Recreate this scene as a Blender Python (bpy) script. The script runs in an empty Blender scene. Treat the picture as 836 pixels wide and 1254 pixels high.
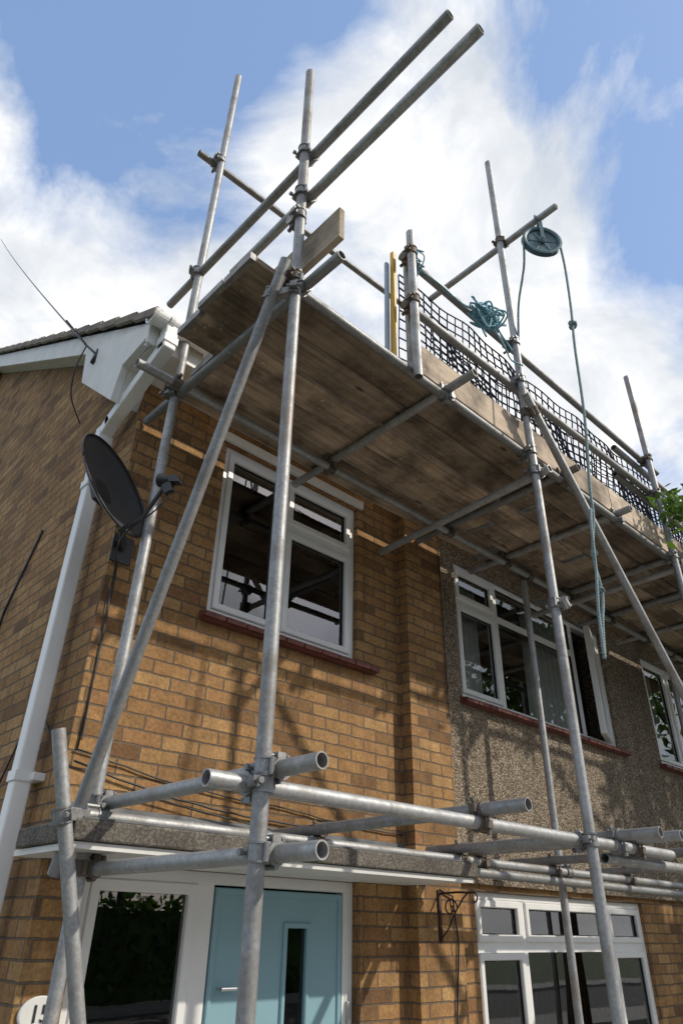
import bpy, bmesh, math, random
import numpy as np
from mathutils import Vector, Matrix
random.seed(7); rng=np.random.default_rng(7)
S=bpy.context.scene
S.view_settings.view_transform='Standard'; S.view_settings.look='None'; S.view_settings.exposure=0
COL=S.collection
# ------------------------------------------------------------------ helpers
def empty(name,loc=(0,0,0)):
    o=bpy.data.objects.new(name,None); o.empty_display_size=.2; COL.objects.link(o); o.location=loc; return o
def mk(name,verts,faces,mat,parent=None,smooth=False,bevel=0):
    me=bpy.data.meshes.new(name); me.from_pydata([tuple(v) for v in verts],[],faces); me.update()
    o=bpy.data.objects.new(name,me); COL.objects.link(o)
    if mat: me.materials.append(mat)
    if parent: o.parent=parent
    if smooth:
        for p in me.polygons: p.use_smooth=True
    if bevel:
        m=o.modifiers.new('b','BEVEL'); m.width=bevel; m.segments=2; m.limit_method='ANGLE'
    return o
BF=[(0,3,2,1),(4,5,6,7),(0,1,5,4),(1,2,6,5),(2,3,7,6),(3,0,4,7)]
def bv(x0,x1,y0,y1,z0,z1):
    return [(x0,y0,z0),(x1,y0,z0),(x1,y1,z0),(x0,y1,z0),(x0,y0,z1),(x1,y0,z1),(x1,y1,z1),(x0,y1,z1)]
def box(name,x0,x1,y0,y1,z0,z1,mat,parent=None,bevel=0):
    return mk(name,bv(x0,x1,y0,y1,z0,z1),BF,mat,parent,bevel=bevel)
class MB:
    def __init__(s): s.v=[];s.f=[]
    def add(s,v,f):
        n=len(s.v); s.v+= [tuple(p) for p in v]; s.f+=[tuple(i+n for i in q) for q in f]
    def box(s,*a): s.add(bv(*a),BF)
    def obox(s,c,ax,ay,az):
        c=Vector(c);v=[]
        for k in(-1,1):
            for (i,j) in((-1,-1),(1,-1),(1,1),(-1,1)): v.append(c+Vector(ax)*i+Vector(ay)*j+Vector(az)*k)
        s.add(v,BF)
    def cyl(s,p0,p1,r0,r1=None,n=14,cap=True):
        p0=Vector(p0);p1=Vector(p1);r1=r0 if r1 is None else r1
        d=(p1-p0).normalized();a=d.orthogonal().normalized();b=d.cross(a);v=[];f=[]
        for p,r in((p0,r0),(p1,r1)):
            for i in range(n):
                t=2*math.pi*i/n; v.append(p+(a*math.cos(t)+b*math.sin(t))*r)
        for i in range(n): f.append((i,(i+1)%n,n+(i+1)%n,n+i))
        if cap: f.append(tuple(range(n-1,-1,-1)));f.append(tuple(range(n,2*n)))
        s.add(v,f)
    def path(s,pts,r,n=6):
        pts=[Vector(p) for p in pts];v=[];f=[]
        a=None
        for i,p in enumerate(pts):
            d=(pts[min(i+1,len(pts)-1)]-pts[max(i-1,0)]).normalized()
            if a is None: a=d.orthogonal().normalized()
            a=(a-d*a.dot(d)).normalized();b=d.cross(a)
            rr=r[i] if isinstance(r,(list,tuple)) else r
            for k in range(n):
                t=2*math.pi*k/n; v.append(p+(a*math.cos(t)+b*math.sin(t))*rr)
        for i in range(len(pts)-1):
            for k in range(n): f.append((i*n+k,i*n+(k+1)%n,(i+1)*n+(k+1)%n,(i+1)*n+k))
        f.append(tuple(range(n-1,-1,-1)));f.append(tuple(range((len(pts)-1)*n,len(pts)*n)))
        s.add(v,f)
    def out(s,name,mat,parent=None,smooth=False,bevel=0): return mk(name,s.v,s.f,mat,parent,smooth,bevel)
def autosmooth(o,ang=40):
    me=o.data
    for p in me.polygons:p.use_smooth=True
    try: me.set_sharp_from_angle(angle=math.radians(ang))
    except Exception: pass
# ------------------------------------------------------------------ material helper
class N:
    def __init__(s,name):
        s.m=bpy.data.materials.new(name); s.m.use_nodes=True; s.t=s.m.node_tree; s.b=s.t.nodes['Principled BSDF']; s.o=s.t.nodes['Material Output']
    def n(s,ty,**k):
        nd=s.t.nodes.new(ty)
        for a,b in k.items(): setattr(nd,a,b)
        return nd
    def l(s,a,b): s.t.links.new(a,b)
    def math(s,op,a,b=None,c=None):
        nd=s.n('ShaderNodeMath',operation=op)
        for i,x in enumerate((a,b,c)):
            if x is None: continue
            if isinstance(x,(int,float)): nd.inputs[i].default_value=x
            else: s.l(x,nd.inputs[i])
        return nd.outputs[0]
    def ramp(s,fac,stops):
        nd=s.n('ShaderNodeValToRGB'); e=nd.color_ramp.elements
        while len(e)<len(stops): e.new(.5)
        for i,(p,c) in enumerate(stops): e[i].position=p; e[i].color=(*c,1) if len(c)==3 else c
        s.l(fac,nd.inputs[0]); return nd.outputs[0]
    def noise(s,vec,scale,detail=4,rough=.55,dist=0):
        nd=s.n('ShaderNodeTexNoise'); nd.inputs['Scale'].default_value=scale; nd.inputs['Detail'].default_value=detail
        nd.inputs['Roughness'].default_value=rough; nd.inputs['Distortion'].default_value=dist
        if vec is not None: s.l(vec,nd.inputs['Vector'])
        return nd.outputs
    def mix(s,fac,a,b,bt='MIX'):
        nd=s.n('ShaderNodeMix',data_type='RGBA',blend_type=bt)
        for i,x in ((0,fac),(6,a),(7,b)):
            if isinstance(x,(int,float)): nd.inputs[i].default_value=x
            elif isinstance(x,tuple): nd.inputs[i].default_value=(*x,1)
            else: s.l(x,nd.inputs[i])
        return nd.outputs[2]
    def bump(s,h,strength=.5,dist=.01):
        nd=s.n('ShaderNodeBump'); nd.inputs['Strength'].default_value=strength; nd.inputs['Distance'].default_value=dist
        s.l(h,nd.inputs['Height']); s.l(nd.outputs[0],s.b.inputs['Normal'])
    def geo(s): return s.n('ShaderNodeNewGeometry').outputs['Position']
    def mapv(s,vec,scale=(1,1,1),loc=(0,0,0)):
        nd=s.n('ShaderNodeMapping'); nd.inputs['Scale'].default_value=scale; nd.inputs['Location'].default_value=loc
        s.l(vec,nd.inputs['Vector']); return nd.outputs[0]
    def set(s,col=None,rough=None,metal=None,**k):
        for nm,x in (('Base Color',col),('Roughness',rough),('Metallic',metal)):
            if x is None: continue
            i=s.b.inputs[nm]
            if isinstance(x,(int,float)): i.default_value=x
            elif isinstance(x,tuple): i.default_value=(*x,1)
            else: s.l(x,i)
        return s
def simple(name,c,rough=.5,metal=0,var=.12,scale=6,bump=.15,bs=60):
    m=N(name); p=m.geo(); n=m.noise(p,scale,5)[0]
    d=tuple(x*(1-var*2) for x in c)
    m.set(m.ramp(n,[(.3,d),(.7,c)]),rough,metal)
    if bump: m.bump(m.noise(p,bs,3)[0],bump,.002)
    return m.m
# ---- brick
def brick_mat(name,shift=0.0):
    m=N(name); p=m.geo(); sp=m.n('ShaderNodeSeparateXYZ'); m.l(p,sp.inputs[0])
    u=m.math('ADD',sp.outputs[0],sp.outputs[1]); u=m.math('ADD',u,shift+20.0)
    w=m.noise(p,14,3)[1]; ws=m.n('ShaderNodeSeparateColor'); m.l(w,ws.inputs[0])
    u=m.math('ADD',u,m.math('MULTIPLY',m.math('SUBTRACT',ws.outputs[0],.5),.012))
    v=m.math('ADD',sp.outputs[2],m.math('MULTIPLY',m.math('SUBTRACT',ws.outputs[1],.5),.012))
    cb=m.n('ShaderNodeCombineXYZ'); m.l(u,cb.inputs[0]); m.l(v,cb.inputs[1])
    b=m.n('ShaderNodeTexBrick'); b.offset=.5
    for k,x in (('Scale',1),('Mortar Size',.006),('Mortar Smooth',.4),('Bias',0),('Brick Width',.225),('Row Height',.075)): b.inputs[k].default_value=x
    b.inputs['Color1'].default_value=(0,0,0,1); b.inputs['Color2'].default_value=(1,1,1,1); b.inputs['Mortar'].default_value=(.5,.5,.5,1)
    m.l(cb.outputs[0],b.inputs['Vector'])
    rnd=m.n('ShaderNodeSeparateColor'); m.l(b.outputs['Color'],rnd.inputs[0])
    col=m.ramp(rnd.outputs[0],[(0,(.19,.10,.045)),(.14,(.30,.17,.070)),(.35,(.42,.235,.095)),(.6,(.38,.215,.085)),(.85,(.49,.30,.13)),(1,(.31,.155,.066))])
    fine=m.noise(p,50,6,.72)[0]; big=m.noise(p,1.3,5,.6)[0]; mid=m.noise(p,13,4,.6)[0]
    col=m.mix(1,col,m.ramp(fine,[(.32,(.58,.56,.54)),(.62,(1.1,1.1,1.1))]),'MULTIPLY')
    col=m.mix(1,col,m.ramp(mid,[(.3,(.76,.74,.72)),(.7,(1.13,1.12,1.1))]),'MULTIPLY')
    mort=m.mix(fine,(.09,.065,.045),(.22,.165,.115))
    col=m.mix(b.outputs['Fac'],col,mort)
    col=m.mix(1,col,m.ramp(big,[(.3,(.72,.70,.68)),(.65,(1.08,1.08,1.08))]),'MULTIPLY')
    drip=m.noise(m.mapv(p,(5,5,.6)),1.6,5,.65)[0]
    col=m.mix(1,col,m.ramp(drip,[(.32,(.76,.75,.74)),(.5,(1,1,1))]),'MULTIPLY')
    smear=m.noise(m.mapv(p,(1,1,1.6),(4,2,1)),7,7,.75)[0]
    col=m.mix(m.ramp(smear,[(.64,(0,0,0)),(.74,(.35,.35,.35))]),col,(.50,.44,.36))
    m.set(col,.92)
    h=m.math('ADD',m.math('MULTIPLY',m.math('SUBTRACT',1,b.outputs['Fac']),1.0),m.math('MULTIPLY',fine,.5))
    h=m.math('ADD',h,m.math('MULTIPLY',rnd.outputs[0],.25))
    m.bump(h,1,.010); return m.m
BRICK=brick_mat('buff_brick'); 
def pebble():
    m=N('pebbledash'); p=m.geo()
    vo=m.n('ShaderNodeTexVoronoi'); vo.inputs['Scale'].default_value=78; m.l(p,vo.inputs['Vector'])
    sc=m.n('ShaderNodeSeparateColor'); m.l(vo.outputs['Color'],sc.inputs[0])
    col=m.ramp(sc.outputs[0],[(0,(.15,.115,.085)),(.3,(.30,.24,.175)),(.7,(.42,.35,.265)),(1,(.62,.55,.46))])
    col=m.mix(1,col,m.ramp(vo.outputs['Distance'],[(.25,(1,1,1)),(.6,(.5,.48,.46))]),'MULTIPLY')
    st=m.noise(m.mapv(p,(2.5,2.5,.5)),1.2,6,.65)[0]
    col=m.mix(1,col,m.ramp(st,[(.3,(.66,.64,.62)),(.65,(1.08,1.06,1.02))]),'MULTIPLY')
    m.set(col,.95); m.bump(m.math('SUBTRACT',1,vo.outputs['Distance']),1,.011); return m.m
PEB=pebble()
def steel(name='galvanised_steel'):
    m=N(name); oi=m.n('ShaderNodeObjectInfo')
    p=m.geo(); n1=m.noise(p,7,6,.65)[0]; n2=m.noise(p,60,5,.7)[0]; n3=m.noise(p,2.3,3)[0]; n4=m.noise(p,22,5,.7)[0]
    col=m.ramp(n2,[(.3,(.25,.255,.26)),(.7,(.40,.405,.41))])
    col=m.mix(m.ramp(n1,[(.47,(0,0,0)),(.66,(.75,.75,.75))]),col,(.19,.175,.155))
    col=m.mix(m.ramp(n4,[(.58,(0,0,0)),(.65,(.5,.5,.5))]),col,(.46,.45,.42))
    col=m.mix(m.ramp(n3,[(.58,(0,0,0)),(.72,(.45,.45,.45))]),col,(.20,.13,.08))
    br=m.math('MULTIPLY_ADD',oi.outputs['Random'],.45,.72); cb=m.n('ShaderNodeCombineColor')
    for i in range(3): m.l(br,cb.inputs[i])
    col=m.mix(1,col,cb.outputs[0],'MULTIPLY')
    m.set(col,m.math('MULTIPLY_ADD',n1,.35,.38),m.math('SUBTRACT',.5,m.math('MULTIPLY',m.ramp(n1,[(.5,(0,0,0)),(.7,(1,1,1))]),.4)))
    m.bump(n2,.3,.002); return m.m
STEEL=steel()
RUST=simple('dull_coupler',(.20,.165,.135),.7,.4,.25,20)
ZINC=simple('zinc_coupler',(.33,.33,.33),.5,.55,.28,18)
def wood(name,c0,c1,axis='x',vr=.7):
    m=N(name); p=m.geo(); oi=m.n('ShaderNodeObjectInfo')
    sc={'x':(1.2,22,22),'y':(22,1.2,22)}[axis]
    off=m.n('ShaderNodeVectorMath',operation='ADD'); cb=m.n('ShaderNodeCombineXYZ'); m.l(m.math('MULTIPLY',oi.outputs['Random'],37),cb.inputs[0]); m.l(cb.outputs[0],off.inputs[1]); m.l(p,off.inputs[0])
    mp=m.mapv(off.outputs[0],sc); g=m.noise(mp,1.6,7,.65,.6)[0]; st=m.noise(off.outputs[0],3.1,5,.6)[0]
    col=m.ramp(g,[(.28,c0),(.72,c1)])
    col=m.mix(1,col,m.ramp(st,[(.38,(.38,.37,.36)),(.60,(1.12,1.11,1.10))]),'MULTIPLY')
    sp=m.noise(off.outputs[0],26,4,.6)[0]; col=m.mix(m.ramp(sp,[(.66,(0,0,0)),(.70,(.5,.5,.5))]),col,(.50,.47,.42))
    vo=m.n('ShaderNodeTexVoronoi'); vo.inputs['Scale'].default_value=1.0; m.l(m.mapv(off.outputs[0],{'x':(2.2,6,6),'y':(6,2.2,6)}[axis]),vo.inputs['Vector'])
    col=m.mix(m.ramp(vo.outputs['Distance'],[(.05,(.85,.85,.85)),(.10,(0,0,0))]),col,(.06,.04,.03))
    br=m.math('MULTIPLY_ADD',oi.outputs['Random'],vr,1-vr*.5); cc=m.n('ShaderNodeCombineColor')
    for i in range(3): m.l(br,cc.inputs[i])
    col=m.mix(1,col,cc.outputs[0],'MULTIPLY')
    m.set(col,.88); m.bump(g,.5,.004); return m.m
WOODX=wood('weathered_board',(.15,.11,.075),(.42,.325,.235),'x',.95); 
TOE=wood('toe_board_wood',(.33,.26,.19),(.56,.46,.36),'x',.3); TOEY=wood('toe_board_wood_end',(.30,.24,.17),(.52,.43,.33),'y',.3)
UPVC=simple('white_upvc',(.80,.80,.79),.35,0,.04,4,0)
WHITE=simple('white_painted_soffit',(.74,.73,.70),.55,0,.08,5,.1)
def glass():
    m=N('window_glass')
    tr=m.n('ShaderNodeBsdfTransparent'); tr.inputs[0].default_value=(.80,.84,.83,1)
    gl=m.n('ShaderNodeBsdfGlossy'); gl.inputs['Roughness'].default_value=.01; gl.inputs[0].default_value=(1,1,1,1)
    fr=m.n('ShaderNodeFresnel'); fr.inputs[0].default_value=1.75
    wv=m.noise(m.geo(),1.6,0)[0]; bp=m.n('ShaderNodeBump'); bp.inputs['Strength'].default_value=.08; bp.inputs['Distance'].default_value=.02; m.l(wv,bp.inputs['Height'])
    m.l(bp.outputs[0],gl.inputs['Normal'])
    mx=m.n('ShaderNodeMixShader'); m.l(m.math('ADD',fr.outputs[0],.04),mx.inputs[0]); m.l(tr.outputs[0],mx.inputs[1]); m.l(gl.outputs[0],mx.inputs[2]); m.l(mx.outputs[0],m.o.inputs[0]); return m.m
GLASS=glass()
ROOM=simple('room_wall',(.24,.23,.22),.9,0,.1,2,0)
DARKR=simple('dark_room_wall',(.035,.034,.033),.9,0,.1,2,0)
CURT=simple('curtain_fabric',(.80,.78,.75),.9,0,.05,3,.1)
SILL=simple('red_sill_tile',(.20,.06,.045),.6,0,.25,12,.3)
TEAL=simple('teal_door_paint',(.24,.41,.47),.4,0,.04,3,.1)
RUBBER=simple('black_gasket',(.02,.02,.02),.6,0,.05,3,0)
CHROME=simple('chrome',(.7,.7,.7),.18,1,.03,3,0)
BLACK=simple('black_plastic',(.025,.026,.03),.45,0,.2,30,.1)
IRON=simple('rusty_iron',(.09,.05,.035),.7,.3,.3,25,.3)
def concrete():
    m=N('canopy_concrete'); p=m.geo(); vo=m.n('ShaderNodeTexVoronoi'); vo.inputs['Scale'].default_value=130; m.l(p,vo.inputs['Vector'])
    sc=m.n('ShaderNodeSeparateColor'); m.l(vo.outputs['Color'],sc.inputs[0])
    col=m.ramp(sc.outputs[0],[(0,(.085,.075,.062)),(.6,(.13,.115,.098)),(1,(.21,.19,.165))])
    col=m.mix(1,col,m.ramp(m.noise(p,4,6,.65)[0],[(.3,(.5,.5,.5)),(.7,(1.2,1.18,1.15))]),'MULTIPLY')
    m.set(col,.95); m.bump(m.noise(p,60,5)[0],.6,.006); return m.m
CONC=concrete()
LEAD=simple('lead_flashing',(.19,.195,.20),.75,0,.25,8,.2)
TILE=simple('roof_tile',(.28,.23,.18),.85,0,.3,9,.4,40)
ROPE=simple('teal_rope',(.28,.38,.40),.85,0,.2,60,.3,300)
ROPEB=simple('bright_teal_rope',(.25,.50,.60),.8,0,.2,60,.2,300)
NET=simple('net_strand',(.022,.030,.060),.7,0,.2,20,0)
WHEEL=simple('teal_painted_wheel',(.12,.20,.23),.5,.2,.2,20,.2)
YEL=simple('yellow_paint',(.72,.42,.04),.45,0,.1,8,.1)
BLUE=simple('blue_paint',(.36,.46,.58),.45,0,.1,8,.1)

# ------------------------------------------------------------------ walls with openings
def wall_x(name,x0,x1,z0,z1,y,ops,mat,parent):
    xs=sorted({x0,x1,*[o[0] for o in ops],*[o[1] for o in ops]}); zs=sorted({z0,z1,*[o[2] for o in ops],*[o[3] for o in ops]})
    xs=[x for x in xs if x0<=x<=x1]; zs=[z for z in zs if z0<=z<=z1]
    m=MB()
    for i in range(len(xs)-1):
        for j in range(len(zs)-1):
            cx=(xs[i]+xs[i+1])/2; cz=(zs[j]+zs[j+1])/2
            if any(o[0]<cx<o[1] and o[2]<cz<o[3] for o in ops): continue
            m.add([(xs[i],y,zs[j]),(xs[i+1],y,zs[j]),(xs[i+1],y,zs[j+1]),(xs[i],y,zs[j+1])],[(0,1,2,3)])
            m.add([(xs[i],y+.28,zs[j]),(xs[i+1],y+.28,zs[j]),(xs[i+1],y+.28,zs[j+1]),(xs[i],y+.28,zs[j+1])],[(3,2,1,0)])
    for a,b,c,d in ops:
        q=[(a,y,c),(b,y,c),(b,y,d),(a,y,d),(a,y+.28,c),(b,y+.28,c),(b,y+.28,d),(a,y+.28,d)]
        m.add(q,[(0,4,5,1),(1,5,6,2),(2,6,7,3),(3,7,4,0)])
    return m.out(name,mat,parent)
def ring(m,x0,x1,z0,z1,w,y0,y1):
    o=[(x0,z0),(x1,z0),(x1,z1),(x0,z1)]; c=.006
    i=[(x0+w,z0+w),(x1-w,z0+w),(x1-w,z1-w),(x0+w,z1-w)]
    oc=[(x0+c,z0+c),(x1-c,z0+c),(x1-c,z1-c),(x0+c,z1-c)]
    ic=[(x0+w-c,z0+w-c),(x1-w+c,z0+w-c),(x1-w+c,z1-w+c),(x0+w-c,z1-w+c)]
    L=[[(x,y1,z) for x,z in o],[(x,y0+c,z) for x,z in o],[(x,y0,z) for x,z in oc],[(x,y0,z) for x,z in ic],[(x,y0+c,z) for x,z in i],[(x,y1,z) for x,z in i]]
    v=[p for l in L for p in l];f=[]
    for k in range(5):
        for j in range(4): a=k*4+j;b=k*4+(j+1)%4; f.append((a,b,b+4,a+4))
    for j in range(4): a=20+j;b=20+(j+1)%4; f.append((a,b,(j+1)%4,j))
    m.add(v,f)
def window(name,x0,x1,z0,z1,y,cells,parent,mull=[],fw=.05,sw=.045):
    w=empty(name); w.parent=parent
    m=MB(); ring(m,x0,x1,z0,z1,fw,y,y+.07)
    for a,b,c,d in mull: m.box(a,b,y+.004,y+.066,c,d)
    m.out('frame',UPVC,w)
    m=MB(); g=MB(); k=MB()
    for xa,xb,za,zb,s in cells:
        if s:
            ring(m,xa,xb,za,zb,sw,y-.012,y+.05); e=sw
        else: e=.0
        ring(k,xa+e,xb-e,za+e,zb-e,.006,y+.012,y+.03)
        g.add([(xa+e,y+.02,za+e),(xb-e,y+.02,za+e),(xb-e,y+.02,zb-e),(xa+e,y+.02,zb-e)],[(0,1,2,3)])
    if m.v: m.out('sashes',UPVC,w)
    k.out('gaskets',RUBBER,w); g.out('glass',GLASS,w)
    return w
def room(name,x0,x1,z0,z1,y0,depth,parent,mat=ROOM):
    y1=y0+depth; v=bv(x0,x1,y0,y1,z0,z1)
    return mk(name,v,[(0,1,2,3),(4,7,6,5),(1,5,6,2),(2,6,7,3),(3,7,4,0)],mat,parent)
def sill(name,x0,x1,z,y,parent):
    m=MB(); x=x0
    while x<x1-.01:
        xe=min(x+.148,x1); j=random.uniform(-.003,.003)
        m.add([(x+.003,y-.075+j,z-.052),(xe-.003,y-.075+j,z-.052),(xe-.003,y+.05,z-.04),(x+.003,y+.05,z-.04),
               (x+.003,y-.075+j,z-.02),(xe-.003,y-.075+j,z-.02),(xe-.003,y+.05,z+.008),(x+.003,y+.05,z+.008)],BF)
        x+=.15
    m.box(x0+.01,x1-.01,y-.05,y+.05,z-.058,z-.045)
    return m.out(name,SILL,parent,bevel=.004)

# ================================================================== BRICK HOUSE
H=empty('brick_house')
W1=(.64,1.87,3.43,4.66); DR=(.20,1.91,0.0,2.10)
wall_x('front_wall',0,2.30,0,5.0,0,[W1,DR],BRICK,H)
RS=.624
def roofz(y): return 5.185+RS*y
gy=9.0
mk('gable_wall',[(0,0,0),(0,gy,0),(0,gy,4.95),(0,gy/2,roofz(gy/2)-.12),(0,.0,4.98)],[(0,4,3,2,1)],BRICK,H)
mk('rear_wall',[(0,gy,0),(12,gy,0),(12,gy,5.2),(0,gy,5.2)],[(0,1,2,3)],BRICK,H)
m=MB(); m.box(2.30,2.73,-.10,.05,0,4.98); m.out('party_pier',BRICK,H)
mx=1.19
window('bedroom_window',*W1,.035,[(.69,mx-.03,3.48,4.61,True),(mx+.03,1.82,4.285,4.61,True),(mx+.03,1.82,3.48,4.225,True)],H,
   mull=[(mx-.03,mx+.03,3.48,4.61),(mx+.03,1.82,4.225,4.285)])
box('bedroom_head_trim',.60,1.91,-.03,-.002,4.665,4.73,WHITE,H,.004)
sill('bedroom_sill',.59,2.03,3.43,0,H)
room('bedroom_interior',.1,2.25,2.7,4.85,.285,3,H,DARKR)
D=empty('entrance_door_set'); D.parent=H
m=MB(); ring(m,.20,1.91,0.02,2.10,.06,.06,.13); m.box(.83,.93,.065,.125,.08,2.04); m.box(.26,.83,.065,.125,.08,.2); m.box(1.83,1.85,.063,.125,.08,2.04); m.out('door_frame',UPVC,D)
m=MB(); ring(m,.26,.83,.20,2.04,.05,.055,.11); m.out('side_panel_sash',UPVC,D)
mk('side_panel_glass',[(.31,.085,.25),(.78,.085,.25),(.78,.085,1.99),(.31,.085,1.99)],[(0,1,2,3)],GLASS,D)
m=MB(); ring(m,.94,1.82,.06,2.03,.03,.055,.11); m.out('leaf_edge',TEAL,D)
sx0,sx1,sz0,sz1=1.42,1.56,.75,1.86
m=MB(); 
for a,b,c,d in ((.97,sx0,.09,2.0),(sx1,1.79,.09,2.0),(sx0,sx1,.09,sz0),(sx0,sx1,sz1,2.0)): m.box(a,b,.066,.105,c,d)
m.out('door_leaf',TEAL,D)
m=MB(); ring(m,sx0-.025,sx1+.025,sz0-.025,sz1+.025,.028,.052,.07); m.out('slot_trim',TEAL,D)
mk('slot_glass',[(sx0,.08,sz0),(sx1,.08,sz0),(sx1,.08,sz1),(sx0,.08,sz1)],[(0,1,2,3)],GLASS,D)
m=MB(); m.cyl((1.0,.03,1.60),(1.09,.03,1.60),.009); m.cyl((1.0,.03,1.60),(1.0,.066,1.60),.008); m.cyl((1.09,.03,1.60),(1.09,.066,1.60),.008); m.out('knocker',CHROME,D)
box('doorbell',1.855,1.885,.045,.06,1.42,1.52,simple('bell_grey',(.45,.45,.44)),D,.004)
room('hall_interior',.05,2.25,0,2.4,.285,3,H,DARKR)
box('canopy_slab',-.14,2.33,-.55,-.002,2.125,2.20,CONC,H,.008)
box('canopy_soffit',-.12,2.30,-.53,.045,2.098,2.122,WHITE,H)
box('canopy_felt',-.10,2.29,-.53,-.003,2.203,2.211,LEAD,H)
mk('canopy_flashing',[(0,-.006,2.215),(2.29,-.006,2.215),(2.29,-.006,2.33),(0,-.006,2.33),(0,-.03,2.218),(2.29,-.03,2.218)],[(0,1,2,3),(4,5,1,0)],LEAD,H)
# roof
courses=16; cl=(gy/2+.42)/courses
xs=np.arange(-.2,12.05,.05)
v=[];f=[]
def rt(x,y,k): return roofz(y)+.03+.022*math.sin(x*2*math.pi/.3)+k
for side in (0,1):
    for c in range(courses):
        y0=-.42+c*cl; y1=y0+cl+.04
        base=len(v)
        for x in xs:
            for (yy,kk) in ((y0,-.012),(y0,.028),(y1,.0)):
                z=rt(x,yy,kk); Y_=yy if not side else gy-yy
                v.append((x,Y_,z))
        for i in range(len(xs)-1):
            a=base+i*3;b=a+3
            f.append((a,b,b+1,a+1));f.append((a+1,b+1,b+2,a+2))
mk('roof_tiles',v,f,TILE,H)
m=MB()
for c in range(courses):
    y0=-.42+c*cl; m.add([(-.215,y0,roofz(y0)+.0),(-.19,y0,roofz(y0)+.0),(-.19,y0+cl,roofz(y0+cl)-.02),(-.215,y0+cl,roofz(y0+cl)-.02),(-.215,y0,roofz(y0)+.06),(-.19,y0,roofz(y0)+.06),(-.19,y0+cl,roofz(y0+cl)+.035),(-.215,y0+cl,roofz(y0+cl)+.035)],BF)
m.out('verge_tile_edges',TILE,H)
mk('roof_underlay',[(-.17,-.36,roofz(-.36)),(12,-.36,roofz(-.36)),(12,gy/2,roofz(gy/2)),(-.17,gy/2,roofz(gy/2)),(12,gy+.36,roofz(-.36)),(-.17,gy+.36,roofz(-.36))],[(0,1,2,3),(3,2,4,5)],BLACK,H)
def barge(name,ya,yb,fl):
    g=lambda y:(gy-y if fl else y)
    v=[]
    for x in(-.17,-.145):
        for y,dz in((ya,-.02),(yb,-.02),(yb,-.21),(ya,-.21)): v.append((x,g(y),roofz(y)+dz))
    mk(name,v,BF,WHITE,H,bevel=.003)
barge('bargeboard',-.3,gy/2,False); barge('bargeboard_rear',-.3,gy/2,True)
mk('verge_soffit',[(-.145,.2,roofz(.2)-.19),(-.002,.2,roofz(.2)-.19),(-.002,gy/2,roofz(gy/2)-.19),(-.145,gy/2,roofz(gy/2)-.19)],[(0,3,2,1)],WHITE,H)
prof=[(-.31,4.95),(-.31,4.83),(-.03,4.80),(.03,4.56),(.66,5.10),(.74,5.43)]
v=[(-.185,y,z) for y,z in prof]+[(-.135,y,z) for y,z in prof]
n=len(prof); mk('eaves_box_end',v,[tuple(range(n)),tuple(range(2*n-1,n-1,-1))]+[(i,i+n,(i+1)%n+n,(i+1)%n) for i in range(n)],WHITE,H,bevel=.004)
mk('eaves_box_underside',[(-.135,.03,4.565),(-.001,.03,4.565),(-.001,.66,5.10),(-.135,.66,5.10),(-.135,-.03,4.80),(-.001,-.03,4.80)],[(0,1,2,3),(0,4,5,1)],WHITE,H)
box('eaves_soffit',-.135,12,-.31,.0,4.80,4.82,WHITE,H)
box('eaves_fascia',-.185,12,-.33,-.312,4.79,4.97,WHITE,H)
def gutter():
    v=[];f=[];n=10;r=.058
    for x in(-.20,12):
        for rr in(r,r-.004):
            for i in range(n+1):
                t=math.pi+math.pi*i/n; v.append((x,-.392+rr*math.cos(t),4.95+rr*math.sin(t)))
    K=n+1
    for i in range(n):
        f.append((i,i+1,2*K+i+1,2*K+i)); f.append((K+i,3*K+i,3*K+i+1,K+i+1)); f.append((i,K+i,K+i+1,i+1)); 
    f.append((0,2*K,3*K,K)); f.append((n,K+n,3*K+n,2*K+n))
    f.append(tuple(range(0,n+1)))
    mk('gutter',v,f,UPVC,H)
    m=MB()
    for x in(-.205,-.10,.9,1.8):
        a=[(x,-.392+.063*math.cos(t),4.95+.063*math.sin(t)) for t in np.linspace(math.pi,2*math.pi,12)]
        for p,q2 in zip(a[:-1],a[1:]): m.obox((Vector(p)+Vector(q2))/2,Vector((.013,0,0)),(Vector(q2)-Vector(p))*.52,(Vector(q2)-Vector(p)).cross(Vector((1,0,0))).normalized()*.004)
    m.out('gutter_brackets',UPVC,H)
gutter()
def sqpipe(name,pts,w,mat,parent):
    m=MB()
    for a,b in zip(pts[:-1],pts[1:]):
        a=Vector(a);b=Vector(b);d=(b-a);L=d.length/2+w*.35;d.normalize()
        s=Vector((1,0,0)) if abs(d.x)<.9 else Vector((0,1,0)); s=(s-d*s.dot(d)).normalized(); t=d.cross(s)
        m.obox((a+b)/2,s*w/2,t*w/2,d*L)
    return m.out(name,mat,parent,bevel=.008)
sqpipe('downpipe_swan_neck',[(-.085,-.392,4.92),(-.085,-.392,4.76),(-.085,.18,4.53),(-.085,.25,4.48)],.08,UPVC,H)
sqpipe('downpipe',[(-.085,.27,4.50),(-.085,.27,0.1)],.082,UPVC,H)
m=MB(); m.obox((-.085,-.392,4.80),Vector((.047,0,0)),Vector((0,.047,0)),Vector((0,0,.03))); m.obox((-.085,.27,4.44),Vector((.047,0,0)),Vector((0,.047,0)),Vector((0,0,.04))); m.out('pipe_sockets',UPVC,H,bevel=.006)
m=MB()
for z in(4.1,2.45,.6):
    m.box(-.134,-.036,.222,.318,z-.025,z+.025); m.box(-.06,-.0,.19,.35,z-.018,z+.018)
m.out('downpipe_clips',UPVC,H,bevel=.004)
m=MB()
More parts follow.
